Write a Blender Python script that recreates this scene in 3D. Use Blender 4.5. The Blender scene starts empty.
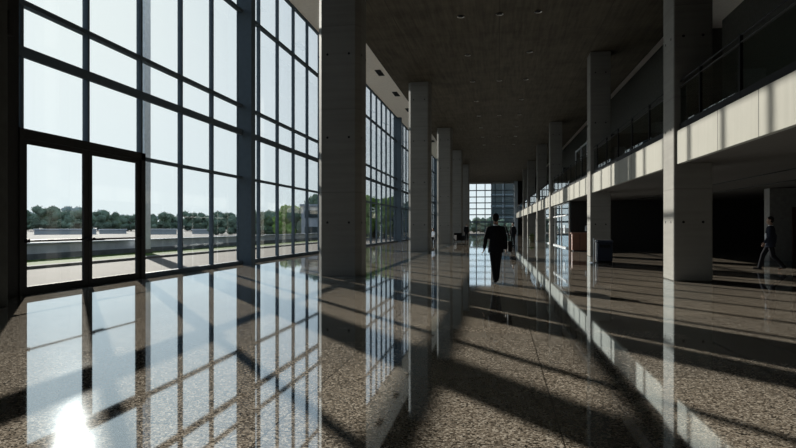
import bpy, bmesh, math, random
from mathutils import Vector, Matrix, noise
random.seed(7)
S = bpy.context.scene
C = S.collection
PI = math.pi
PSI = math.atan(101/575.0)            # the camera is turned left of the hall's axis
EYE = 1.42

# ------------------------------------------------------------------ materials
def new_mat(name):
    m = bpy.data.materials.new(name); m.use_nodes = True
    nt = m.node_tree
    return m, nt, nt.nodes['Principled BSDF']
def setv(b, **k):
    for a, v in k.items():
        b.inputs[a.replace('_', ' ')].default_value = v
def rgba(c): return (c[0], c[1], c[2], 1)
def simple(name, col, rough=.5, metal=0, var=.12, scale=6, ior=1.45):
    m, nt, b = new_mat(name)
    n = nt.nodes.new('ShaderNodeTexNoise'); n.inputs['Scale'].default_value = scale; n.inputs['Detail'].default_value = 5
    tc = nt.nodes.new('ShaderNodeTexCoord'); nt.links.new(tc.outputs['Object'], n.inputs['Vector'])
    r = nt.nodes.new('ShaderNodeValToRGB')
    r.color_ramp.elements[0].position = .3; r.color_ramp.elements[1].position = .7
    r.color_ramp.elements[0].color = rgba([x*(1-var) for x in col]); r.color_ramp.elements[1].color = rgba([min(1, x*(1+var)) for x in col])
    nt.links.new(n.outputs['Fac'], r.inputs['Fac']); nt.links.new(r.outputs['Color'], b.inputs['Base Color'])
    setv(b, Roughness=rough, Metallic=metal, IOR=ior)
    return m
def concrete(name, col, axis, pitch, rough=.75, hole=False, var=.25, joint=0, jdark=.6):
    """board marked concrete: streaks across `axis`, form joints every `pitch` metres"""
    m, nt, b = new_mat(name); N = nt.nodes; L = nt.links
    tc = N.new('ShaderNodeTexCoord')
    mp = N.new('ShaderNodeMapping'); mp.inputs['Scale'].default_value = [(.35 if i != axis else 6) for i in range(3)]
    L.new(tc.outputs['Object'], mp.inputs['Vector'])
    n1 = N.new('ShaderNodeTexNoise'); n1.inputs['Scale'].default_value = 1.6; n1.inputs['Detail'].default_value = 6; L.new(mp.outputs['Vector'], n1.inputs['Vector'])
    n2 = N.new('ShaderNodeTexNoise'); n2.inputs['Scale'].default_value = .9; n2.inputs['Detail'].default_value = 8; n2.inputs['Roughness'].default_value = .65; L.new(tc.outputs['Object'], n2.inputs['Vector'])
    ad = N.new('ShaderNodeMath'); ad.operation = 'ADD'; L.new(n1.outputs['Fac'], ad.inputs[0]); L.new(n2.outputs['Fac'], ad.inputs[1])
    r = N.new('ShaderNodeValToRGB'); r.color_ramp.elements[0].position = .36; r.color_ramp.elements[1].position = .64
    hf = N.new('ShaderNodeMath'); hf.operation = 'MULTIPLY'; hf.inputs[1].default_value = .5; L.new(ad.outputs[0], hf.inputs[0]); L.new(hf.outputs[0], r.inputs['Fac'])
    r.color_ramp.elements[0].color = rgba([x*(1-var) for x in col]); r.color_ramp.elements[1].color = rgba([x*(1+var) for x in col])
    out = r.outputs['Color']
    sp = N.new('ShaderNodeSeparateXYZ'); L.new(tc.outputs['Object'], sp.inputs[0])
    for ax, pt in ([(axis, pitch)] + ([(joint-1, pitch*1.5)] if joint else [])):
        d = N.new('ShaderNodeMath'); d.operation = 'MODULO'; d.inputs[1].default_value = pt
        sh = N.new('ShaderNodeMath'); sh.operation = 'ADD'; sh.inputs[1].default_value = pt*40
        L.new(sp.outputs[ax], sh.inputs[0]); L.new(sh.outputs[0], d.inputs[0])
        lt = N.new('ShaderNodeMath'); lt.operation = 'LESS_THAN'; lt.inputs[1].default_value = .035; L.new(d.outputs[0], lt.inputs[0])
        mx = N.new('ShaderNodeMix'); mx.data_type = 'RGBA'; mx.inputs[7].default_value = rgba([x*jdark for x in col])
        L.new(lt.outputs[0], mx.inputs[0]); L.new(out, mx.inputs[6]); out = mx.outputs[2]
    L.new(out, b.inputs['Base Color'])
    bp = N.new('ShaderNodeBump'); bp.inputs['Strength'].default_value = .15; bp.inputs['Distance'].default_value = .02
    L.new(hf.outputs[0], bp.inputs['Height']); L.new(bp.outputs['Normal'], b.inputs['Normal'])
    setv(b, Roughness=rough)
    return m
def granite(name):
    m, nt, b = new_mat(name); N = nt.nodes; L = nt.links
    tc = N.new('ShaderNodeTexCoord')
    v = N.new('ShaderNodeTexVoronoi'); v.inputs['Scale'].default_value = 72; v.inputs['Randomness'].default_value = 1
    L.new(tc.outputs['Object'], v.inputs['Vector'])
    sp = N.new('ShaderNodeSeparateColor'); L.new(v.outputs['Color'], sp.inputs[0])
    r = N.new('ShaderNodeValToRGB'); cr = r.color_ramp; cr.interpolation = 'CONSTANT'
    for i, (p, c) in enumerate([(0, (.035, .030, .024)), (.2, (.144, .119, .092)), (.45, (.242, .204, .164)), (.7, (.351, .304, .250)), (.88, (.484, .437, .374))]):
        e = cr.elements[i] if i < 2 else cr.elements.new(p)
        e.position = p; e.color = rgba(c)
    L.new(sp.outputs[0], r.inputs['Fac'])
    # slab to slab tone
    mp = N.new('ShaderNodeMapping'); mp.inputs['Scale'].default_value = (.5, .5, .5); mp.inputs['Location'].default_value = (-.21, .1, 0); L.new(tc.outputs['Object'], mp.inputs['Vector'])
    br = N.new('ShaderNodeTexBrick'); br.offset = 0; br.inputs['Scale'].default_value = 1
    br.inputs['Brick Width'].default_value = 1.0; br.inputs['Row Height'].default_value = 1.0
    br.inputs['Mortar Size'].default_value = .003; br.inputs['Mortar Smooth'].default_value = 0
    br.inputs['Color1'].default_value = (.86, .86, .86, 1); br.inputs['Color2'].default_value = (1.08, 1.06, 1.03, 1); br.inputs['Mortar'].default_value = (.2, .19, .18, 1)
    L.new(mp.outputs['Vector'], br.inputs['Vector'])
    mx = N.new('ShaderNodeMix'); mx.data_type = 'RGBA'; mx.blend_type = 'MULTIPLY'; mx.inputs[0].default_value = 1
    L.new(r.outputs['Color'], mx.inputs[6]); L.new(br.outputs['Color'], mx.inputs[7]); L.new(mx.outputs[2], b.inputs['Base Color'])
    # polished face: the reflection grows towards grazing angles (Schlick)
    setv(b, Roughness=.9, Specular_IOR_Level=0)
    n = N.new('ShaderNodeTexNoise'); n.inputs['Scale'].default_value = 3; L.new(tc.outputs['Object'], n.inputs['Vector'])
    rr = N.new('ShaderNodeMapRange'); rr.inputs['To Min'].default_value = .026; rr.inputs['To Max'].default_value = .042
    L.new(n.outputs['Fac'], rr.inputs['Value'])
    g = N.new('ShaderNodeBsdfGlossy'); g.inputs['Color'].default_value = (.84, .93, 1, 1); L.new(rr.outputs[0], g.inputs['Roughness'])
    lw = N.new('ShaderNodeLayerWeight'); p5 = N.new('ShaderNodeMath'); p5.operation = 'POWER'; p5.inputs[1].default_value = 5; L.new(lw.outputs['Facing'], p5.inputs[0])
    f = N.new('ShaderNodeMapRange'); f.inputs['To Min'].default_value = FLOOR_F0; f.inputs['To Max'].default_value = .98; L.new(p5.outputs[0], f.inputs['Value'])
    ms = N.new('ShaderNodeMixShader'); L.new(f.outputs[0], ms.inputs[0]); L.new(b.outputs[0], ms.inputs[1]); L.new(g.outputs[0], ms.inputs[2])
    L.new(ms.outputs[0], N['Material Output'].inputs['Surface'])
    return m
def glass(name, tint=(.93, .97, .97), ior=1.5):
    m = bpy.data.materials.new(name); m.use_nodes = True; nt = m.node_tree; nt.nodes.clear()
    o = nt.nodes.new('ShaderNodeOutputMaterial'); mix = nt.nodes.new('ShaderNodeMixShader')
    t = nt.nodes.new('ShaderNodeBsdfTransparent'); t.inputs[0].default_value = rgba(tint)
    g = nt.nodes.new('ShaderNodeBsdfGlossy'); g.inputs['Roughness'].default_value = .01
    lw = nt.nodes.new('ShaderNodeLayerWeight'); lw.inputs['Blend'].default_value = .5      # Schlick's Fresnel, alike on both faces of the pane
    p5 = nt.nodes.new('ShaderNodeMath'); p5.operation = 'POWER'; p5.inputs[1].default_value = 5; nt.links.new(lw.outputs['Facing'], p5.inputs[0])
    f = nt.nodes.new('ShaderNodeMapRange'); f.inputs['To Min'].default_value = ((ior-1)/(ior+1))**2; nt.links.new(p5.outputs[0], f.inputs['Value'])
    nt.links.new(f.outputs[0], mix.inputs[0]); nt.links.new(t.outputs[0], mix.inputs[1]); nt.links.new(g.outputs[0], mix.inputs[2])
    nt.links.new(mix.outputs[0], o.inputs['Surface'])
    return m
FLOOR_F0 = .33
M = {}
M['granite'] = granite('polished_granite')
M['col'] = concrete('column_concrete', (.164, .158, .144), 2, 2.4, var=.1, jdark=.85)
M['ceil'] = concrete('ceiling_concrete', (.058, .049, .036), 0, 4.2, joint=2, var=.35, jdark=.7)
M['soffit'] = simple('soffit_plaster', (.80, .73, .66), .9, var=.05)
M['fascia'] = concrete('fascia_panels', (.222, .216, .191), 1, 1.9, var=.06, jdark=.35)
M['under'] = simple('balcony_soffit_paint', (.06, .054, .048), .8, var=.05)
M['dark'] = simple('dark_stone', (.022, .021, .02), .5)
M['upper'] = simple('upper_wall_grey', (.10, .10, .09), .8)
M['greywall'] = simple('grey_wall', (.06, .06, .055), .8)
M['sidewall'] = simple('side_wall_grey', (.16, .155, .145), .8)
M['frame'] = simple('facade_steel', (.085, .108, .130), .7, .0, .06)
M['doorframe'] = simple('door_bronze', (.030, .029, .028), .7, .0, .06)
M['steel'] = simple('brushed_steel', (.5, .5, .5), .35, 1, .05)
M['black'] = simple('black_rubber', (.012, .012, .013), .5)
M['glass'] = glass('clear_glass', (.975, .985, .985))
M['railglass'] = glass('rail_glass', (.62, .68, .66), 1.2)
M['mirrorglass'] = glass('lobby_glass', (.55, .72, .78), 1.9)
M['wood'] = simple('red_wood', (.10, .036, .018), .4)
M['navy'] = simple('navy_plastic', (.006, .010, .024), .7)
M['suit'] = simple('black_suit', (.010, .010, .012), .9, var=.2, scale=30)
M['bluesuit'] = simple('blue_grey_jacket', (.022, .025, .036), .9, var=.2, scale=30)
M['shirt'] = simple('white_shirt', (.75, .75, .78), .8, var=.04)
M['skin'] = simple('skin', (.24, .14, .095), .55, var=.06)
M['hair'] = simple('black_hair', (.012, .010, .009), .6)
M['eye'] = simple('eye_white', (.6, .6, .6), .3)
M['leather'] = simple('black_leather', (.013, .012, .012), .75)
M['paving'] = simple('pale_paving', (.11, .101, .091), .9, var=.06, scale=.6)
M['kerb'] = simple('kerb_stone', (.12, .12, .115), .9)
M['grass'] = simple('grass', (.047, .074, .016), .9, var=.4, scale=4)
M['parapet'] = simple('parapet_grey', (.40, .43, .47), .9, var=.12, scale=2)
M['parapet_base'] = simple('parapet_base_grey', (.085, .10, .115), .9, var=.3, scale=2)
M['lot'] = simple('pale_lot', (.04, .044, .047), .9, var=.15, scale=.05)
M['leaf'] = simple('tree_leaves', (.15, .20, .15), .9, var=.45, scale=.9)
M['leaf_hazed'] = simple('haze_tinted_leaves', (.26, .31, .30), .9, var=.3, scale=.5)  # far trees: distance haze is put into the leaf colour
M['leaf_light'] = simple('light_tree_leaves', (.20, .30, .09), .9, var=.5, scale=1.2)
M['bark'] = simple('bark', (.08, .065, .05), .9)
M['palebuild'] = simple('pale_building', (.30, .34, .38), .8, var=.06)
M['towerglass'] = simple('tower_glass', (.035, .055, .062), .25, var=.25, scale=.12)
M['towerband'] = simple('tower_band', (.12, .16, .19), .6)
M['pylon'] = simple('shadow_caster_grey', (.55, .57, .58), .8)  # for the added shadow caster, pale so it blends with the sky
M['white'] = simple('white_paint', (.35, .38, .40), .5, var=.04)
M['plant'] = simple('plant_leaves', (.07, .10, .02), .7, var=.4, scale=8)
M['pot'] = simple('olive_pot', (.10, .09, .035), .6)
M['lampglow'] = simple('downlight_reflector', (.40, .39, .36), .3, .6, .05)
M['reddoor'] = simple('dark_red_door', (.045, .018, .012), .5)

for k in ('paving', 'lot', 'grass', 'kerb', 'leaf', 'leaf_hazed', 'leaf_light', 'white', 'col', 'fascia', 'suit', 'bluesuit', 'frame', 'doorframe', 'palebuild', 'parapet', 'hair', 'leather', 'black', 'ceil', 'under', 'upper', 'soffit', 'dark', 'sidewall', 'greywall'):
    M[k].node_tree.nodes['Principled BSDF'].inputs['Specular IOR Level'].default_value = .04

# ------------------------------------------------------------------ mesh helpers
def box(bm, x0, x1, y0, y1, z0, z1, bev=0):
    r = bmesh.ops.create_cube(bm, size=1)
    vs = r['verts']
    for v in vs:
        v.co = Vector(((x0+x1)/2+v.co.x*(x1-x0), (y0+y1)/2+v.co.y*(y1-y0), (z0+z1)/2+v.co.z*(z1-z0)))
    if bev:
        es = list({e for v in vs for e in v.link_edges})
        bmesh.ops.bevel(bm, geom=es, offset=bev, segments=2, affect='EDGES', profile=.5)
    return bm
def tube(bm, p0, p1, r0, r1=None, seg=12, caps=True):
    p0, p1 = Vector(p0), Vector(p1); d = p1-p0
    r1 = r0 if r1 is None else r1
    mat = Matrix.Translation((p0+p1)/2) @ d.to_track_quat('Z', 'Y').to_matrix().to_4x4()
    bmesh.ops.create_cone(bm, cap_ends=caps, segments=seg, radius1=r0, radius2=r1, depth=d.length, matrix=mat)
def ball(bm, c, r, sub=2):
    r = (r, r, r) if isinstance(r, (int, float)) else r
    bmesh.ops.create_icosphere(bm, subdivisions=sub, radius=1, matrix=Matrix.Translation(c) @ Matrix.Diagonal((*r, 1)))
def capsule(bm, p0, p1, r0, r1):
    tube(bm, p0, p1, r0, r1, 14); ball(bm, p0, r0); ball(bm, p1, r1)
def loft(bm, rings, seg=20):
    """rings: (centre, rx, ry) ellipses stacked in z"""
    prev = None; loops = []
    for c, rx, ry in rings:
        loops.append([bm.verts.new((c[0]+rx*math.cos(2*PI*i/seg), c[1]+ry*math.sin(2*PI*i/seg), c[2])) for i in range(seg)])
    for a, b in zip(loops, loops[1:]):
        for i in range(seg):
            bm.faces.new((a[i], a[(i+1) % seg], b[(i+1) % seg], b[i]))
    bm.faces.new(loops[0][::-1]); bm.faces.new(loops[-1])
def obj(name, bm, mat, parent=None, smooth=False, loc=None):
    me = bpy.data.meshes.new(name)
    bmesh.ops.recalc_face_normals(bm, faces=bm.faces[:])
    bm.to_mesh(me); bm.free()
    if smooth:
        for p in me.polygons: p.use_smooth = True
    o = bpy.data.objects.new(name, me); C.objects.link(o)
    for m in (mat if isinstance(mat, (list, tuple)) else [mat]): me.materials.append(m)
    if parent: o.parent = parent
    if loc: o.location = loc
    return o
def boxo(name, dims, mat, parent=None, bev=0):
    bm = bmesh.new(); box(bm, *dims, bev=bev); return obj(name, bm, mat, parent)
def empty(name, loc=(0, 0, 0), rz=0):
    o = bpy.data.objects.new(name, None); C.objects.link(o); o.location = loc; o.rotation_euler = (0, 0, rz); o.empty_display_size = .2
    return o
def tag(o, label, cat, group=None):
    o['label'] = label; o['category'] = cat
    if group: o['group'] = group
    return o
def struct(o): o['kind'] = 'structure'; return o
def copy_tree(o, parent=None):
    c = o.copy(); C.objects.link(c); c.parent = parent
    for ch in list(o.children): copy_tree(ch, c)
    return c
def prism(bm, pts, z0, z1):
    lo = [bm.verts.new((x, y, z0)) for x, y in pts]; hi = [bm.verts.new((x, y, z1)) for x, y in pts]
    n = len(pts)
    bm.faces.new(lo[::-1]); bm.faces.new(hi)
    for i in range(n): bm.faces.new((lo[i], lo[(i+1) % n], hi[(i+1) % n], hi[i]))
def XR(y): return 4.5 - .0157*(y-16)        # the balcony side runs slightly inwards
WX = -9.72                                   # inner plane of the glazed wall
ZC, ZS = 9.82, 12.05                           # main ceiling slab, raised edge soffits

# ------------------------------------------------------------------ shell
struct(boxo('floor', (-9.76, 16.2, -6.2, 110.2, -.2, 0), M['granite']))
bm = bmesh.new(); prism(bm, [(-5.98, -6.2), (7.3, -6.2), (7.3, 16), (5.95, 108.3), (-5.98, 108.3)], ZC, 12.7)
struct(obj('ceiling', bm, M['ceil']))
struct(boxo('ceiling_left', (-9.76, -5.98, -6.2, 108.3, ZS, 12.7), M['soffit']))
bm = bmesh.new(); prism(bm, [(7.3, -6.2), (16.2, -6.2), (16.2, 108.3), (5.95, 108.3), (7.3, 16)], ZS, 12.7)
struct(obj('ceiling_right', bm, M['soffit']))
struct(boxo('wall_back', (-10.2, 16.2, -6.4, -6.2, 0, 12.7), M['greywall']))
struct(boxo('wall_right', (16, 16.3, -6.2, 108, 0, ZS), M['dark']))
struct(boxo('wall_left', (-10.1, WX, -6.2, 8.9, 0, ZS), M['greywall']))
# under the balcony: the closed block behind the glass screen, and the grey side wall with its door
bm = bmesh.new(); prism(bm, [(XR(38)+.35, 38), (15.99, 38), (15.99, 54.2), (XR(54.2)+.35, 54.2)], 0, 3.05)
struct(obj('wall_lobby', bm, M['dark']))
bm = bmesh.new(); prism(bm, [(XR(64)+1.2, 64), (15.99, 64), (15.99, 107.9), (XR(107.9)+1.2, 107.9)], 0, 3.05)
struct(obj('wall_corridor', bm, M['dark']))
struct(boxo('wall_side', (11.2, 15.99, 26.5, 27.0, 0, 3.05), M['sidewall']))
d = struct(boxo('door_3', (12.05, 13.15, 26.42, 26.5, .01, 2.25), M['reddoor']))
bm = bmesh.new(); tube(bm, (13.0, 26.38, .9), (13.0, 26.38, 1.25), .015); tube(bm, (13, 26.38, .95), (13, 26.43, .95), .01); tube(bm, (13, 26.38, 1.2), (13, 26.43, 1.2), .01)
obj('door_handle', bm, M['steel'], d)
# upper floor wall, set back behind the balustrade
bm = bmesh.new(); prism(bm, [(11.3, -6.1), (15.9, -6.1), (15.9, 32), (11.3, 32)], 3.9, ZS-.01)
struct(obj('wall_upper', bm, M['upper']))
for k, (y0, y1) in enumerate([(.5, 3), (8, 9.6), (13.2, 15), (19, 21), (25, 27)]):
    o = struct(boxo('trim_%d' % (k+1), (11.22, 11.31, y0, y1, 3.92, 6.3), M['dark']))

# ------------------------------------------------------------------ glazed wall
POSTS = [20.85+17.1*k for k in range(6)]
HT = [(3.32, .09, .14), (5.06, .21, .08), (6.08, .11, .15), (9.72, .11, .15)]      # height, thickness, depth
def facade(n, y0, y1, mull, post, low_to=None):
    w = struct(empty('window_%d' % n, (WX, y0, 0)))
    def part(name, d, m): return boxo(name, (d[0]-WX, d[1]-WX, d[2]-y0, d[3]-y0, d[4], d[5]), m, w)
    for z, t, dp in HT:
        a = y0 if (z > 3.5 or low_to is None) else low_to
        part('transom', (WX-dp, WX+.02, a, y1, z-t/2, z+t/2), M['frame'])
    a = y0 if low_to is None else low_to
    part('bottom_rail', (WX-.14, WX+.02, a, y1, 0, .13), M['frame'])
    part('head_rail', (WX-.14, WX+.02, y0, y1, ZS-.06, ZS), M['frame'])
    for y in mull:
        z0 = 3.46 if (low_to is not None and y < low_to-.05) else .0
        part('mullion', (WX-.14, WX+.005, y-.034, y+.034, z0, ZS), M['frame'])
    if post:
        bm = bmesh.new()
        box(bm, WX-.16-WX, .36, post-.13-y0, post+.13-y0, 0, ZS-.01)
        box(bm, .36, .40, post-.19-y0, post+.19-y0, 0, ZS-.01)
        box(bm, -.2, -.16, post-.19-y0, post+.19-y0, 0, ZS-.01)
        obj('post', bm, M['frame'], w)
    bm = bmesh.new()
    edges = [y0]+sorted(mull)+[y1]
    zs = [.0]+[h[0] for h in HT]+[ZS]
    for i in range(len(edges)-1):
        for j in range(len(zs)-1):
            if low_to is not None and j == 0 and edges[i+1] <= low_to+.05: continue
            box(bm, -.075, -.067, edges[i]-y0+.005, edges[i+1]-y0-.005, zs[j]+.005, zs[j+1]-.005)
    obj('glass_pane', bm, M['glass'], w)
    return w
facade(1, 8.9, 20.85, [10.38, 12.33, 14.42, 16.48, 18.45], 20.85, 14.42)
for k in range(5):
    p = POSTS[k]
    facade(k+2, p, p+17.1, [p+1.55+2.03*i for i in range(8)], POSTS[k+1] if k < 5 else None)
# solid panel between the pier and the door jamb, and the double door below the heavy head
struct(boxo('trim_10', (WX-.12, WX+.03, 8.9, 10.26, 0, ZS-.01), M['doorframe']))
fr = struct(empty('door_frame', (WX, 10.35, 0)))
for nm, dd in (('jamb', (-.12, .06, -.10, .02, 0, 3.46)), ('jamb', (-.12, .05, 3.99, 4.17, 0, 3.46)), ('head', (-.12, .05, -.1, 4.17, 3.27, 3.46)), ('threshold', (-.14, .08, .02, 3.99, 0, .02))):
    boxo(nm, dd, M['doorframe'], fr)
def door_leaf(n, y0, y1, hinge_first):
    d = struct(empty('door_%d' % n, (WX, y0, 0)))
    w = y1-y0; st = .13
    bm = bmesh.new()
    for a in ((0, st), (w-st, w)): box(bm, -.06, .0, a[0], a[1], .025, 3.26)
    box(bm, -.06, .0, st, w-st, 3.16, 3.26); box(bm, -.06, .0, st, w-st, .025, .17)
    obj('leaf_frame', bm, M['doorframe'], d)
    boxo('glass_pane', (-.035, -.027, st, w-st, .17, 3.16), M['glass'], d)
    bm = bmesh.new(); tube(bm, (.075, .05, 1.13), (.075, w-.05, 1.13), .022)
    o = obj('push_bar', bm, M['black'], d)
    bm = bmesh.new()
    for y in (.06, w-.06): box(bm, 0, .10, y-.05, y+.05, 1.09, 1.17, bev=.01)
    if not hinge_first: box(bm, .0, .09, .16, .46, 1.09, 1.15, bev=.01)
    obj('bar_bracket', bm, M['black'], o)
door_leaf(1, 10.37, 12.31, True)
door_leaf(2, 12.33, 14.34, False)

# ------------------------------------------------------------------ columns
def column(x0, x1, y0, y1, z1, label, group, cut=None):
    t = tag(empty('concrete_column', ((x0+x1)/2, (y0+y1)/2, 0)), label, 'column', group)
    a, b = (x1-x0)/2, (y1-y0)/2
    bm = bmesh.new()
    if cut:
        cx, cy = cut
        prism(bm, [(-a+cx, -b), (a-cx, -b), (a, -b+cy), (a, b-cy), (a-cx, b), (-a+cx, b), (-a, b-cy), (-a, -b+cy)], 0, z1-.002)
    else: box(bm, -a, a, -b, b, 0, z1-.002, bev=.035)
    obj('shaft', bm, M['col'], t)
    bm = bmesh.new()
    for z in (1.55, 4.0, 6.4, 8.8):
        if z > z1-.5: continue
        for sx in (-.5, .5):
            tube(bm, (sx*a, -b-.004, z), (sx*a, -b+.02, z), .035, seg=10)
            tube(bm, (-a-.004, sx*b, z), (-a+.02, sx*b, z), .035, seg=10)
            tube(bm, (a+.004, sx*b, z), (a-.02, sx*b, z), .035, seg=10)
    obj('tie_hole', bm, M['black'], t)
    return t
GL, GR = 'columns of the left row', 'columns of the right row'
for y, lab in [(16.0, 'largest and nearest concrete column of the left row, in front of the glazing'),
               (33.0, 'second concrete column of the left row, slimmer behind the largest one'),
               (48.6, 'third concrete column of the left row, beside the seated person in white'),
               (63.0, 'fourth concrete column of the left row, with the black armchair at its foot'),
               (77.5, 'fifth concrete column of the left row, beside the far grid window')]:
    column(-5.2, -3.92, y, y+1.0, ZC, lab, GL, (.14, .22))
for y, lab in [(16.05, 'nearest concrete column of the right row, sunlit narrow side below the balcony'),
               (28.7, 'second concrete column of the right row, with the navy bin in front'),
               (47.3, 'third concrete column of the right row, standing at the blue glass screen'),
               (59.9, 'fourth concrete column of the right row, a thin pale edge before the planter'),
               (74.7, 'fifth concrete column of the right row, thin pale edge past the planter'),
               (85.0, 'farthest visible concrete column of the right row, next to the far wall')]:
    column(XR(y), XR(y)+.95, y, y+1.0, ZC, lab, GR)
t = tag(empty('facade_pier', (-9.2, 8.4, 0)), 'dark concrete pier at the left picture edge beside the glass doors', 'pier')
bm = bmesh.new(); box(bm, -.50, .58, -.5, .5, 0, ZS-.02, bev=.03); obj('shaft', bm, M['greywall'], t)
bm = bmesh.new(); box(bm, -.3, .60, .5, .62, 4.85, 5.3, bev=.02); obj('bracket', bm, M['doorframe'], t)

# ------------------------------------------------------------------ balcony
t = tag(empty('balcony', (0, 0, 0)), 'long balcony with sunlit cream fascia along the right side of the hall', 'balcony')
ya, yb = -6.1, 107.9
off = .07
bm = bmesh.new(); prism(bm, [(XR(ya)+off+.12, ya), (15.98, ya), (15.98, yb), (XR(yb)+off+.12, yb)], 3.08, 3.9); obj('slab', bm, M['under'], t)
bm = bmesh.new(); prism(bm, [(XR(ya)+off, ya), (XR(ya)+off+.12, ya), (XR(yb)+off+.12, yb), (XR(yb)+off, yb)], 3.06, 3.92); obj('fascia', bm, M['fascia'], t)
bm = bmesh.new()
for x in (8.2, 10.2): box(bm, x, x+.07, ya+.2, 37.9, 3.05, 3.079)
obj('ceiling_track', bm, M['dark'], t)
t = tag(empty('balustrade', (0, 0, 0)), 'glass balustrade with dark posts and thin steel handrail on the balcony edge', 'balustrade')
rx = lambda y: XR(y)+off+.09
bm = bmesh.new(); tube(bm, (rx(-6), -6, 5.08), (rx(107), 107, 5.08), .018, seg=8); obj('handrail', bm, M['doorframe'], t)
bm = bmesh.new(); tube(bm, (rx(-6)+.0, -6, 5.22), (rx(107), 107, 5.22), .018, seg=8); obj('top_rail', bm, M['black'], t)
bm = bmesh.new(); prism(bm, [(rx(-6), -6), (rx(-6)+.012, -6), (rx(107)+.012, 107), (rx(107), 107)], 4.10, 5.03); obj('glass_pane', bm, M['railglass'], t)
bm = bmesh.new(); prism(bm, [(rx(-6)-.02, -6), (rx(-6)+.035, -6), (rx(107)+.035, 107), (rx(107)-.02, 107)], 3.9, 4.11); obj('base_shoe', bm, M['black'], t)
y = 1.4
while y < 90:
    bm = bmesh.new(); box(bm, rx(y)-.025, rx(y)+.035, y-.03, y+.03, 3.9, 5.24); obj('rail_post', bm, M['black'], t)
    y += 2.2

# ------------------------------------------------------------------ glazed screens on the balcony side
def screen(y0, y1, z0, z1, inset, step, label, rows):
    t = tag(empty('glass_screen', (XR((y0+y1)/2)+inset, (y0+y1)/2, z0)), label, 'glass screen', 'bluish glass screens on the right side')
    t.rotation_euler = (0, 0, math.atan(.0157))
    h = (y1-y0)/2
    boxo('glass_pane', (.02, .035, -h, h, .05, z1-z0-.05), M['mirrorglass'], t)
    n = max(1, round((y1-y0)/step))
    for i in range(n+1):
        y = -h+2*h*i/n
        boxo('mullion', (-.02, .05, y-.045, y+.045, 0, z1-z0-.01), M['steel'] , t)
    for z in rows: boxo('transom', (-.015, .045, -h, h, z-.04, z+.04), M['steel'], t)
    return t
s = screen(38.1, 54.0, 0, 3.05, .25, 4.0, 'bluish glass entrance screen under the balcony with a small white sign', (.04, 2.2, 3.0))
bm = bmesh.new(); box(bm, .004, .018, -5.9, -5.1, 1.0, 1.55); sg = obj('sign', bm, M['white'], s)
bm = bmesh.new(); box(bm, .0, .006, -5.7, -5.3, 1.15, 1.4); obj('sign_mark', bm, M['navy'], sg)
screen(33.5, 40.5, 3.9, 6.6, 1.0, 2.3, 'bluish upper floor glass screen nearest above the balcony fascia', (.04, 2.6))
screen(47.8, 53.5, 3.9, 6.2, 1.0, 2.5, 'bluish upper floor glass screen at the third right column', (.04, 2.2))
screen(61.5, 70, 3.9, 6.2, 1.0, 3.5, 'bluish upper floor glass screen farthest along the balcony', (.04, 2.2))
bm = bmesh.new(); prism(bm, [(XR(33)+5.2, 33.2), (15.9, 33.2), (15.9, 107.8), (XR(107)+5.2, 107.8)], 3.905, ZS-.01); struct(obj('wall_gallery', bm, M['upper']))
for k, (y0, y1, z1) in enumerate([(33.5, 40.5, 6.6), (47.8, 53.5, 6.2), (61.5, 70, 6.2)]):
    bm = bmesh.new(); prism(bm, [(XR(y0)+1.12, y0), (XR(y0)+5.1, y0), (XR(y1)+5.1, y1), (XR(y1)+1.12, y1)], 3.91, z1); struct(obj('trim_%d' % (20+k), bm, M['dark']))

# ------------------------------------------------------------------ far wall
YF = 107.9
w = struct(empty('window_20', (0, YF, 0)))
xs = [-5.9, -4.15, -2.55, -1.35, -.7, 1.05, 2.7]
boxo('bottom_rail', (-6.1, 2.75, -.1, .1, 0, .15), M['frame'], w)
for z in (2.35, 3.7, 4.8, 5.9, 7.0, 8.2): boxo('transom', (-6.1, 2.75, -.1, .1, z-.09, z+.09), M['frame'], w)
for x in xs: boxo('mullion', (x-.08, x+.08, -.12, .12, 0, ZC), M['frame'], w)
boxo('glass_pane', (-6.1, 2.75, .02, .04, .15, ZC), M['glass'], w)
boxo('door_band', (-6.1, 2.75, -.15, .15, 2.2, 2.5), M['frame'], w)
struct(boxo('trim_12', (-5.97, 3.4, YF-.25, YF+.3, 9.42, ZC-.001), M['col']))
struct(boxo('wall_front', (3.4, 16, YF, YF+.3, 0, ZS), M['dark']))
struct(boxo('trim_11', (-9.9, -6.1, YF, YF+.3, 0, ZS), M['greywall']))
tag(boxo('end_pillar', (2.75, 3.4, YF-.6, YF+.3, 0, ZC), M['palebuild'], bev=.03), 'pale pillar at the right end of the far grid window', 'pillar')

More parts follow.
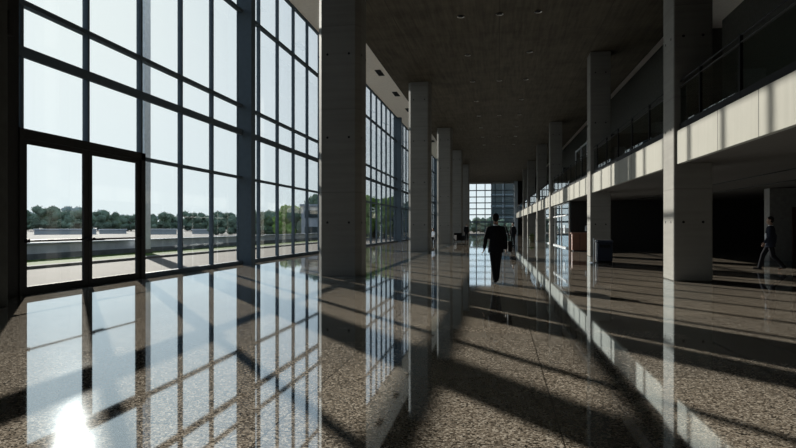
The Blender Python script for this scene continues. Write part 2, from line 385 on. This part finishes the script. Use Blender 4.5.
# ------------------------------------------------------------------ recessed lights
def lights():
    names = ['nearest', 'second', 'third', 'fourth', 'fifth', 'sixth', 'seventh', 'eighth', 'ninth']
    proto = None
    for i in range(8):
        xsx = (-1.5, 0.02, 1.5) if i % 2 == 0 else (-1.5, 1.45)
        for x in xsx:
            side = 'left' if x < -1 else ('right' if x > 1 else 'middle')
            if proto is None:
                bm = bmesh.new()
                bmesh.ops.create_cone(bm, cap_ends=False, segments=20, radius1=.15, radius2=.11, depth=.03, matrix=Matrix.Translation((0, 0, -.016)))
                o = proto = obj('downlight', bm, M['lampglow'])
                bm = bmesh.new(); tube(bm, (0, 0, -.012), (0, 0, -.002), .11, seg=20); obj('lens', bm, M['black'], o)
            else: o = copy_tree(proto)
            o.location = (x, 23.0+5.2*i, ZC)
            tag(o, '%s small round downlight of the %s row in the dark concrete ceiling' % (side, names[i]), 'downlight', 'downlights in the main ceiling')
    proto = None
    for i in range(8):
        if proto is None:
            bm = bmesh.new(); box(bm, -.2, .2, -.75, .75, -.03, -.002)
            bmesh.ops.delete(bm, geom=[max(bm.faces, key=lambda f: -f.calc_center_median().z)], context='FACES')
            o = proto = obj('slot_light', bm, M['doorframe'])
            bm = bmesh.new(); box(bm, -.16, .16, -.7, .7, -.02, -.004); obj('lens', bm, M['black'], o)
        else: o = copy_tree(proto)
        o.location = (-8.1, 26+6.4*i, ZS)
        tag(o, '%s dark slot light in the pale soffit above the glazing' % names[i].replace('nearest', 'first and nearest'), 'ceiling light', 'slot lights in the left soffit')
    for i in range(6):
        o = copy_tree(proto); o.location = (8.4-.1*i, 33.2+9.4*i, ZS)
        tag(o, '%s dark slot light in the right soffit over the upper floor' % names[i].replace('nearest', 'first and nearest'), 'ceiling light', 'slot lights in the right soffit')
lights()

# ------------------------------------------------------------------ furniture
t = tag(empty('reception_desk', (4.95, 35.2, 0)), 'reddish wooden reception desk in the dark behind the second right column', 'desk')
bm = bmesh.new(); box(bm, -.72, 1.0, -.3, .3, .06, 1.02); obj('body', bm, M['wood'], t)
boxo('plinth', (-.66, .94, -.26, .26, 0, .06), M['black'], t)
bm = bmesh.new(); box(bm, -.78, 1.06, -.36, .36, 1.02, 1.08, bev=.01); obj('desktop', bm, M['wood'], t)
bm = bmesh.new()
for x in (-.3, .1, .5): box(bm, x-.01, x+.01, -.31, -.299, .1, 1.0)
obj('panel_joint', bm, M['black'], t)
t = tag(empty('desk_monitor', (5.25, 35.2, 1.08)), 'small grey monitor standing on the reddish reception desk', 'monitor')
bm = bmesh.new(); box(bm, -.12, .12, -.08, .08, 0, .02); box(bm, -.02, .02, -.02, .02, .02, .12); obj('stand', bm, M['steel'], t)
bm = bmesh.new(); box(bm, -.26, .26, -.02, .02, .1, .42, bev=.008); obj('screen', bm, M['palebuild'], t)

t = tag(empty('waste_bin', (4.15, 24.2, 0)), 'navy blue bin with domed lid before the second right column', 'bin')
bm = bmesh.new(); box(bm, -.29, .29, -.29, .29, .05, .78, bev=.03); obj('body', bm, M['navy'], t)
bm = bmesh.new(); box(bm, -.31, .31, -.31, .31, .78, .9, bev=.04); obj('lid', bm, M['navy'], t)
boxo('base', (-.26, .26, -.26, .26, 0, .05), M['black'], t)
bm = bmesh.new(); box(bm, -.2, .2, -.312, -.3, .6, .72); obj('flap', bm, M['black'], t)
t = tag(empty('stanchion', (3.72, 23.9, 0)), 'thin steel stanchion post standing left of the navy bin', 'stanchion')
bm = bmesh.new(); tube(bm, (0, 0, .03), (0, 0, .92), .025); obj('post', bm, M['steel'], t)
bm = bmesh.new(); tube(bm, (0, 0, 0), (0, 0, .03), .16, .15, 20); obj('base', bm, M['steel'], t)
bm = bmesh.new(); ball(bm, (0, 0, .94), .04); obj('knob', bm, M['steel'], t, True)

t = tag(empty('potted_plant', (3.15, 57.5, 0)), 'olive green planter with low foliage beside the fourth right column', 'plant')
bm = bmesh.new(); tube(bm, (0, 0, 0), (0, 0, .5), .22, .3, 18); obj('pot', bm, M['pot'], t)
bm = bmesh.new()
for i in range(60):
    a = random.random()*2*PI; l = .25+.25*random.random(); el = .3+1.1*random.random()
    p0 = Vector((.05*math.cos(a), .05*math.sin(a), .48)); dr = Vector((math.cos(a)*math.cos(el), math.sin(a)*math.cos(el), math.sin(el)))
    sd = Vector((-math.sin(a), math.cos(a), 0))*.035
    pts = [p0, p0+dr*l*.5+sd, p0+dr*l-Vector((0, 0, .06)), p0+dr*l*.5-sd]
    bm.faces.new([bm.verts.new(p) for p in pts])
obj('foliage', bm, M['plant'], t)

def armchair(loc, rz, label):
    t = tag(empty('armchair', loc, rz), label, 'armchair')
    bm = bmesh.new(); box(bm, -.3, .3, -.32, .3, .2, .44, bev=.04); obj('seat', bm, M['leather'], t)
    bm = bmesh.new(); box(bm, -.42, .42, .26, .42, .12, .86, bev=.05); obj('backrest', bm, M['leather'], t)
    for s in (-1, 1):
        bm = bmesh.new(); box(bm, min(s*.3, s*.43), max(s*.3, s*.43), -.36, .28, .12, .62, bev=.04); obj('armrest', bm, M['leather'], t)
        for yy in (-.3, .34):
            bm = bmesh.new(); tube(bm, (s*.37, yy, 0), (s*.37, yy, .13), .025); obj('leg', bm, M['black'], t)
armchair((-3.72, 54.8, 0), .5, 'black leather armchair at the foot of the fourth left column')

# ------------------------------------------------------------------ people
def solid(name, bm, mat, parent, vox, sm=2):
    me = bpy.data.meshes.new(name); bmesh.ops.recalc_face_normals(bm, faces=bm.faces[:]); bm.to_mesh(me); bm.free()
    o = bpy.data.objects.new(name, me); C.objects.link(o)
    r = o.modifiers.new('r', 'REMESH'); r.mode = 'VOXEL'; r.voxel_size = vox
    if sm:
        s = o.modifiers.new('s', 'SMOOTH'); s.iterations = sm; s.factor = .5
    dg = bpy.context.evaluated_depsgraph_get(); dg.update()
    nm = bpy.data.meshes.new_from_object(o.evaluated_get(dg))
    o.modifiers.clear(); o.data = nm; bpy.data.meshes.remove(me); nm.name = name
    nm.materials.clear(); nm.materials.append(mat)
    for p in nm.polygons: p.use_smooth = True
    if parent: o.parent = parent
    return o
def V(*a): return Vector(a)
def person(loc, rz, label, J, jacket='suit', trousers='suit', shirt_front=False, scale=1, vox=.009, open_front=False):
    """J: joint positions for a figure facing +Y, about 1.76 m tall; right arm = R (x > 0)"""
    P = dict(hip=V(0, 0, .93), chest=V(0, .0, 1.28), neck=V(0, .0, 1.47), head=V(0, .02, 1.63),
             sR=V(.172, 0, 1.395), eR=V(.235, -.03, 1.13), wR=V(.24, .03, .88), hR=V(.24, .05, .78),
             sL=V(-.172, 0, 1.395), eL=V(-.235, -.03, 1.13), wL=V(-.24, .03, .88), hL=V(-.24, .05, .78),
             pR=V(.09, 0, .90), kR=V(.10, .03, .50), aR=V(.10, 0, .09), fR=V(0, 1, 0),
             pL=V(-.09, 0, .90), kL=V(-.10, .03, .50), aL=V(-.10, 0, .09), fL=V(0, 1, 0))
    P.update(J)
    bm = bmesh.new()
    hd = P['head']
    ball(bm, hd+V(0, -.012, .035), (.076, .094, .095), 3); ball(bm, hd+V(0, .02, -.045), (.058, .07, .072), 3)
    bmesh.ops.create_cone(bm, cap_ends=True, segments=8, radius1=.017, radius2=.006, depth=.05, matrix=Matrix.Translation(hd+V(0, .096, -.01)) @ Matrix.Rotation(.25, 4, 'X'))
    ball(bm, hd+V(0, .093, -.024), (.016, .014, .011)); ball(bm, hd+V(0, .082, -.058), (.024, .012, .009)); ball(bm, hd+V(0, .075, -.095), (.026, .02, .02))
    for s in (-1, 1): ball(bm, hd+V(s*.078, -.012, -.002), (.012, .022, .032))
    capsule(bm, P['neck']-V(0, 0, .06), hd-V(0, .012, .05), .062, .056)
    hp, ch = P['hip'], P['chest']
    mid = (hp+ch)/2
    loft(bm, [(hp-V(0, 0, .09), .13, .10), (hp, .155, .115), (mid, .135, .10), (ch, .165, .115), (ch+V(0, 0, .09), .145, .09), (P['neck'], .07, .06)])
    for s in 'RL':
        capsule(bm, P['s'+s]-V(0, 0, .03), P['e'+s], .045, .040); capsule(bm, P['e'+s], P['w'+s], .040, .028)
        capsule(bm, P['neck']-V(0, 0, .05), P['s'+s]-V(0, 0, .03), .05, .045)
        w, h = P['w'+s], P['h'+s]; d = (h-w).normalized(); sd = 1 if s == 'R' else -1
        fwd = V(0, 1, 0)-d*d.y; fwd.normalize(); inn = d.cross(fwd)*(1 if s == 'R' else -1); inn.normalize()
        pc = w+d*.055
        bmesh.ops.create_icosphere(bm, subdivisions=2, radius=1, matrix=Matrix.Translation(pc) @ Matrix((inn*.018, fwd*.042, d*.055)).transposed().to_4x4())
        for i, (o_, ln) in enumerate(((.030, .068), (.011, .078), (-.010, .072), (-.029, .056))):
            a = w+d*.09+fwd*o_; b = a+d*ln*.5+inn*.006; c = b+d*ln*.36+inn*.028
            capsule(bm, a, b, .0095, .009); capsule(bm, b, c, .009, .008)
        a = w+d*.03+fwd*.036; b = a+d*.03+fwd*.028; capsule(bm, a, b, .012, .010); capsule(bm, b, b+d*.032+fwd*.004+inn*.006, .010, .008)
        capsule(bm, P['p'+s], P['k'+s], .082, .055); capsule(bm, P['k'+s], P['a'+s], .052, .036)
        f = P['f'+s]; an = P['a'+s]
        capsule(bm, an-V(0, 0, .045), an+f*.13-V(0, 0, .06), .035, .028)
    body = solid('person', bm, M['skin'], None, vox, 1)
    body.location = loc; body.rotation_euler = (0, 0, rz); body.scale = (scale,)*3
    tag(body, label, 'person', None)
    # hair
    bm = bmesh.new(); ball(bm, hd+V(0, -.022, .052), (.083, .096, .090), 3); ball(bm, hd+V(0, -.05, -.005), (.074, .062, .075), 3)
    solid('hair', bm, M['hair'], body, .012, 1)
    for s in (-1, 1):
        bm = bmesh.new(); ball(bm, hd+V(s*.031, .078, .012), (.013, .008, .008)); obj('eye', bm, M['eye'], body, True)
    # jacket: torso, skirt, sleeves
    bm = bmesh.new()
    hem = hp-V(0, 0, .16)
    loft(bm, [(hem, .20, .145), (hp, .19, .14), (mid, .172, .13), (ch, .195, .14), (ch+V(0, 0, .10), .18, .12), (P['neck']-V(0, 0, .015), .085, .08)])
    for s in 'RL':
        capsule(bm, P['neck']-V(0, 0, .045), P['s'+s]-V(0, 0, .03), .066, .066)
        capsule(bm, P['s'+s]-V(0, 0, .02), P['e'+s], .068, .058)
        e, w = P['e'+s], P['w'+s]
        capsule(bm, e, w-(w-e).normalized()*.01, .060, .046)
    jk = solid('suit_jacket', bm, M[jacket], body, .014, 3)
    bm = bmesh.new()
    loft(bm, [(hp-V(0, 0, .12), .15, .12), (hp-V(0, 0, .02), .165, .125), (hp+V(0, 0, .08), .15, .115)])
    for s in 'RL':
        capsule(bm, P['p'+s], P['k'+s], .098, .074); a, k = P['a'+s], P['k'+s]
        capsule(bm, k, a-(k-a).normalized()*.02, .074, .060)
    solid('trousers', bm, M[trousers], body, .014, 3)
    for s in 'RL':
        an, f = P['a'+s], P['f'+s]; f = f.normalized()
        z = an.z-.055
        bm = bmesh.new(); capsule(bm, V(an.x, an.y, z)-f*.045, V(an.x, an.y, z-.008)+f*.16, .046, .036)
        ball(bm, V(an.x, an.y, z+.03), .052)
        for v in bm.verts:
            v.co.z = max(v.co.z, an.z-.09)
        solid('shoe', bm, M['leather'], body, .01, 1)
    bm = bmesh.new(); loft(bm, [(P['neck']-V(0, .005, .05), .082, .08), (P['neck']+V(0, .0, .012), .066, .066)]); obj('shirt_collar', bm, M['shirt'], body, True)
    if shirt_front:
        bm = bmesh.new()
        box(bm, -.085, .085, .09, .152, hp.z-.07+.0, ch.z-.06, bev=.02)
        obj('shirt_front', bm, M['shirt'], body)
    return body
# main walker, seen from behind
main = person((-.08, 14.75, 0), 0, 'person in a black suit walking away down the hall, black bag at the right hip', dict(
    pR=V(.08, 0, .90), kR=V(.055, .16, .52), aR=V(.03, .17, .13), fR=V(.1, .95, .28),
    pL=V(-.08, 0, .90), kL=V(-.055, -.03, .49), aL=V(-.015, -.18, .12), fL=V(-.1, .96, -.15),
    eL=V(-.25, -.05, 1.13), wL=V(-.285, .0, .89), hL=V(-.31, .03, .79),
    eR=V(.235, -.02, 1.13), wR=V(.25, .03, .88), hR=V(.255, .05, .78)))
t = tag(empty('shoulder_bag', (.262, 14.86, .79), .1), 'black leather bag hanging at the right hip of the person walking away', 'bag')
bm = bmesh.new(); box(bm, -.045, .045, -.17, .17, 0, .27, bev=.02); obj('body', bm, M['leather'], t)
bm = bmesh.new(); box(bm, -.05, .05, -.172, .172, .16, .275, bev=.015); obj('flap', bm, M['leather'], t)
bm = bmesh.new()
pts = [V(0, -.14, .26), V(-.02, -.10, .42), V(-.10, -.06, .66), V(-.13, .0, .69)]
for a, b in zip(pts, pts[1:]): capsule(bm, a, b, .011, .011)
pts = [V(0, .14, .26), V(-.02, .10, .42), V(-.10, .06, .66), V(-.13, .0, .69)]
for a, b in zip(pts, pts[1:]): capsule(bm, a, b, .011, .011)
obj('strap', bm, M['leather'], t)
# walker under the balcony
person((8.65, 20.4, 0), math.radians(68), 'person in a blue grey jacket and white shirt walking under the balcony', dict(
    kR=V(.09, .20, .52), aR=V(.08, .30, .11), pL=V(-.09, 0, .9), kL=V(-.09, -.06, .50), aL=V(-.08, -.34, .17), fL=V(0, .9, -.35),
    fR=V(0, .95, .1), eL=V(-.24, .02, 1.13), wL=V(-.22, .16, .92), hL=V(-.21, .21, .83), eR=V(.24, -.12, 1.14), wR=V(.23, -.12, .90), hR=V(.23, -.10, .80)),
    jacket='bluesuit', shirt_front=True)
# distant figures
person((1.05, 44.4, 0), 2.6, 'distant person in dark clothes standing right of the person walking away', {}, vox=.012)
person((-3.45, 62.0, 0), 3.6, 'distant person in dark clothes standing between fifth left column and far window', {}, vox=.012)
person((-5.42, 47.9, -.42), 2.4, 'seated person in a white top and black trousers beside the third left column', dict(
    pR=V(.1, .0, .90), kR=V(.13, .42, .92), aR=V(.13, .44, .51), pL=V(-.1, 0, .9), kL=V(-.12, .42, .92), aL=V(-.12, .44, .51),
    eR=V(.25, .08, 1.15), wR=V(.16, .30, 1.02), hR=V(.14, .38, .99), eL=V(-.25, .08, 1.15), wL=V(-.16, .30, 1.02), hL=V(-.14, .38, .99)), jacket='shirt', vox=.012)
t = tag(empty('stool', (-5.42, 47.9, 0)), 'black stool under the seated person beside the third left column', 'stool')
bm = bmesh.new(); tube(bm, (0, 0, .335), (0, 0, .385), .2, .2, 20); obj('seat', bm, M['leather'], t)
for a in range(4):
    bm = bmesh.new(); x, y = .14*math.cos(a*PI/2+.78), .14*math.sin(a*PI/2+.78); tube(bm, (x*1.1, y*1.1, 0), (x, y, .335), .016); obj('leg', bm, M['black'], t)

# ------------------------------------------------------------------ outdoors
struct(boxo('terrace_ground', (-15.7, -9.76, -10, 190, -.2, -.02), M['paving']))
struct(boxo('kerb_ground', (-16.15, -15.7, -10, 190, -.2, .08), M['kerb']))
g = boxo('grass', (-19.0, -16.15, -10, 190, -.2, .06), M['grass']); g['kind'] = 'stuff'; tag(g, 'green grass strip between the terrace kerb and the low grey wall', 'grass')
t = tag(empty('parapet_wall', (-19.2, 0, 0)), 'long low grey wall outside, beyond the grass strip', 'low wall')
boxo('wall_base', (-.2, .2, -10, 190, -.2, .30), M['parapet_base'], t)
bm = bmesh.new(); box(bm, -.12, .12, -10, 190, .30, .70); obj('wall_panel', bm, M['parapet'], t)
bm = bmesh.new(); box(bm, -.18, .18, -10, 190, .70, .76, bev=.01); obj('coping', bm, M['palebuild'], t)
struct(boxo('far_ground', (-700, -19.4, -60, 900, -.4, -.25), M['lot']))
struct(boxo('forecourt_ground', (-19.4, 120, 110.2, 600, -.4, -.1), M['paving']))
# slender pylon added behind the jamb to cast the diagonal floor shadow band
t = tag(empty('shadow_caster_pylon', (-18.45, 27.55, .06), 0), 'tall slender pale grey pylon added on the grass strip to cast a floor shadow, behind the right door jamb', 'pylon')
bm = bmesh.new(); box(bm, -.23, .23, -.27, .27, .0, 16, bev=.02); obj('shaft', bm, M['pylon'], t)
bm = bmesh.new(); box(bm, -.28, .28, -.33, .33, .0, .2, bev=.02); obj('base', bm, M['kerb'], t)

def tree_mesh(seed, n, leaf, lobes):
    rnd = random.Random(seed)
    bm = bmesh.new()
    for i in range(lobes):
        a = rnd.random()*2*PI; rr = rnd.random()**.5*.42
        c = V(rr*math.cos(a), rr*math.sin(a), .13+.2*rnd.random() if i % 2 else .3+.46*rnd.random()); r = .10+.10*rnd.random()
        ball(bm, c, (r, r, r*.8), 3)
    for v in bm.verts:
        v.co += v.co.normalized()*(noise.noise(v.co*9+V(seed, 0, 0))*.07+noise.noise(v.co*22)*.05)
    crown = bm
    # leaf sprays around the lobes
    src = [v.co.copy() for v in bm.verts]
    for i in range(n):
        p = rnd.choice(src)+V(rnd.uniform(-.04, .04), rnd.uniform(-.04, .04), rnd.uniform(-.03, .04))
        u = V(rnd.uniform(-1, 1), rnd.uniform(-1, 1), rnd.uniform(-1, 1)).normalized(); w = u.orthogonal().normalized()
        s = .018+.014*rnd.random()
        bm.faces.new([bm.verts.new(q) for q in (p-u*s, p+w*s*.6, p+u*s, p-w*s*.6)])
    return crown
def make_tree(seed, leaf, n=1500, lobes=26):
    t = empty('tree')
    obj('crown', tree_mesh(seed, n, leaf, lobes), M[leaf], t)
    bm = bmesh.new(); tube(bm, (0, 0, -.01), (.01, 0, .5), .03, .018, 8)
    for a in range(4): tube(bm, (.01, 0, .33), (.2*math.cos(a*1.6), .2*math.sin(a*1.6), .55), .014, .007, 6)
    obj('trunk', bm, M['bark'], t)
    return t
def at(px, zc):                      # a point in the world along a bearing, at a depth from the camera
    xc = (px-398)/575*zc
    return (xc*math.cos(PSI)-zc*math.sin(PSI), xc*math.sin(PSI)+zc*math.cos(PSI))
protos = {k: [make_tree(s, k) for s in seeds] for k, seeds in (('leaf', (1, 2, 3)), ('leaf_hazed', (4, 5)), ('leaf_light', (6,)))}
used = set()
ordn = ['first', 'second', 'third', 'fourth', 'fifth', 'sixth', 'seventh', 'eighth', 'ninth', 'tenth', 'eleventh', 'twelfth', 'thirteenth', 'fourteenth', 'fifteenth', 'sixteenth', 'seventeenth', 'eighteenth', 'nineteenth', 'twentieth', 'twenty first', 'twenty second', 'twenty third', 'twenty fourth', 'twenty fifth', 'twenty sixth', 'twenty seventh', 'twenty eighth', 'twenty ninth', 'thirtieth']
def put_tree(kind, i, px, zc, h, w, label, group):
    p = protos[kind][i % len(protos[kind])]
    o = p if p.name not in used else copy_tree(p)
    used.add(p.name)
    x, y = at(px, zc); o.location = (x, y, -.25 if x < -19.6 else (-.1 if y > 112 else -.02)); o.scale = (w, w, h); o.rotation_euler = (0, 0, random.random()*6)
    tag(o, label, 'tree', group)
far = [(10, 7.5), (24, 7.5), (36, 7.8), (47, 8.6), (58, 9.0), (66, 8.8), (76, 7.6), (84, 7.4), (98, 7.0), (107, 7.4), (115, 6.6), (122, 5.8), (131, 6.0), (141, 6.2), (150, 6.4), (160, 6.6), (172, 6.3), (182, 6.4), (192, 6.8), (203, 6.6), (214, 6.5), (224, 6.8), (234, 6.6), (246, 6.8), (256, 7.2), (266, 7.6), (276, 7.4)]
for i, (px, h) in enumerate(far):
    zc = 220+25*((i*7) % 3)
    hh = h*zc/240
    put_tree('leaf' if i % 3 != 2 else 'leaf_hazed', i, px, zc, hh/.82*1.12, hh*1.35, '%s tree from the left in the hazy dark tree line beyond the low wall' % ordn[i], 'tree line beyond the low wall')
near = [(258, 95, 4.2, 'leaf', 'bushy dark tree behind the mullion right of the steel post'), (272, 100, 4.6, 'leaf', 'rounded dark tree between the mullions right of the steel post'), (287, 92, 4.7, 'leaf_light', 'light green tree, brightest of those outside, left of the largest column'),
        (299, 88, 5.4, 'leaf_light', 'tall light green tree outside, nearer the largest column'), (309, 84, 6.0, 'leaf', 'tallest dark tree outside, at the left edge of the largest column'), (320, 80, 6.0, 'leaf', 'dark tree hidden behind the largest column'),
        (374, 75, 6.0, 'leaf_light', 'green tree outside just right of the largest column'), (384, 80, 5.6, 'leaf', 'dark tree outside left of the second steel post'), (394, 86, 5.6, 'leaf', 'dark tree outside behind the second steel post'), (405, 92, 5.5, 'leaf', 'dark tree outside at the left edge of the second column'),
        (238, 110, 4.0, 'leaf', 'low dark tree directly behind the first steel post'), (218, 125, 4.2, 'leaf', 'low dark tree left of the first steel post')]
for i, (px, zc, h, k, lab) in enumerate(near):
    put_tree(k, i, px, zc, h*1.12, h*.95, lab, 'nearer trees outside the glazing')
for i, (px, zc, h) in enumerate([(474, 142, 4.4), (480, 150, 4.0), (488, 141, 4.4), (497, 150, 4.0), (505, 143, 3.6)]):
    put_tree('leaf', i, px, zc, h, h*1.0, '%s tree from the left seen through the far grid window' % ordn[i], 'trees beyond the far window')
# far buildings
def building(name, px, zc, w, d, h, label, wall, win):
    x, y = at(px, zc)
    t = tag(empty(name, (x, y, -.25), -math.atan2(x, y)), label, 'building')
    boxo('wall', (-w/2, w/2, 0, d, 0, h), M[wall], t)
    boxo('roof', (-w/2-.2, w/2+.2, -.2, d+.2, h, h+.25), M['parapet'], t)
    for k in range(int(h/2)):
        boxo('window', (-w/2+.4, w/2-.4, -.06, .0, .8+2*k, 1.7+2*k), M[win], t)
building('distant_building', 124, 330, 6, 6, 7.6, 'pale flat roofed building rising over the trees in the right door pane', 'palebuild', 'parapet')
building('low_building', 66, 128, 12, 4, 1.0, 'long low white building before the tree line in the left door pane', 'white', 'parapet')
building('low_building', 113, 142, 6, 4, .9, 'low white building before the tree line in the right door pane', 'white', 'parapet')
building('low_building', 160, 130, 7, 4, 1.0, 'low white building before the tree line right of the doors', 'white', 'parapet')
building('low_building', 205, 140, 6, 4, .9, 'small low white building left of the first steel post', 'white', 'parapet')
building('grey_building', 318, 70, 4, 6, 4.2, 'grey building outside at the left edge of the largest column', 'parapet', 'towerglass')
t = tag(empty('radio_mast', (*at(38, 300), -.25)), 'thin tall mast rising above the trees in the left door pane', 'mast')
bm = bmesh.new(); tube(bm, (0, 0, 0), (0, 0, 9.5), .3, .12, 8); obj('pole', bm, M['parapet'], t)
bm = bmesh.new(); tube(bm, (0, 0, 8.2), (0, 0, 8.5), .5, .5, 8); obj('platform', bm, M['parapet'], t)
# tower behind the far window
t = tag(empty('office_tower', (0, 160, -.1)), 'dark glass office tower with pale floor bands behind the far window', 'tower')
boxo('facade', (-2.15, 18, 0, 20, 0, 42), M['towerglass'], t)
for k in range(11): boxo('floor_band', (-2.2, 18.05, -.1, 20.1, 4.0+3.1*k, 4.35+3.1*k), M['towerband'], t)
for k in range(6): boxo('facade_fin', (-2.1+3.1*k, -1.95+3.1*k, -.25, 0, 0, 42), M['palebuild'], t)

# ------------------------------------------------------------------ light
w = bpy.data.worlds.new('sky'); S.world = w; w.use_nodes = True
nt = w.node_tree; bg = nt.nodes['Background']
tc = nt.nodes.new('ShaderNodeTexCoord'); sp = nt.nodes.new('ShaderNodeSeparateXYZ'); nt.links.new(tc.outputs['Generated'], sp.inputs[0])
r = nt.nodes.new('ShaderNodeValToRGB'); nt.links.new(sp.outputs['Z'], r.inputs['Fac'])
r.color_ramp.elements[0].position = 0; r.color_ramp.elements[0].color = (.76, .86, .89, 1)
r.color_ramp.elements[1].position = .75; r.color_ramp.elements[1].color = (.40, .58, .80, 1)
e = r.color_ramp.elements.new(.22); e.color = (.735, .84, .93, 1)
# brighter haze round the sun
SUN = Vector((-.737, .895, .412)).normalized()
nrm = nt.nodes.new('ShaderNodeVectorMath'); nrm.operation = 'DOT_PRODUCT'; nt.links.new(tc.outputs['Generated'], nrm.inputs[0]); nrm.inputs[1].default_value = SUN
mr = nt.nodes.new('ShaderNodeMapRange'); mr.inputs['From Min'].default_value = .86; mr.inputs['From Max'].default_value = 1; mr.inputs['To Min'].default_value = 0; mr.inputs['To Max'].default_value = 1
nt.links.new(nrm.outputs['Value'], mr.inputs['Value'])
pw = nt.nodes.new('ShaderNodeMath'); pw.operation = 'POWER'; pw.inputs[1].default_value = 2; nt.links.new(mr.outputs[0], pw.inputs[0])
mx = nt.nodes.new('ShaderNodeMix'); mx.data_type = 'RGBA'; nt.links.new(pw.outputs[0], mx.inputs[0]); nt.links.new(r.outputs['Color'], mx.inputs[6]); mx.inputs[7].default_value = (.83, .90, .90, 1)
nt.links.new(mx.outputs[2], bg.inputs['Color']); bg.inputs['Strength'].default_value = 1.13
l = bpy.data.lights.new('sun', 'SUN'); l.energy = 13.5; l.angle = math.radians(.5); l.color = (1, .95, .86)
so = bpy.data.objects.new('sun', l); C.objects.link(so); so.rotation_euler = SUN.to_track_quat('Z', 'Y').to_euler()

# ------------------------------------------------------------------ camera
cam = bpy.data.cameras.new('camera'); co = bpy.data.objects.new('camera', cam); C.objects.link(co); S.camera = co
co.location = (0, 0, EYE); co.rotation_euler = (PI/2, 0, PSI)
cam.sensor_width = 36; cam.lens = 36*575/796; cam.shift_y = 3/796; cam.clip_end = 2000
S.view_settings.view_transform = 'Standard'; S.view_settings.look = 'None'; S.view_settings.gamma = 1; S.view_settings.use_curve_mapping = False
S.view_settings.exposure = 0
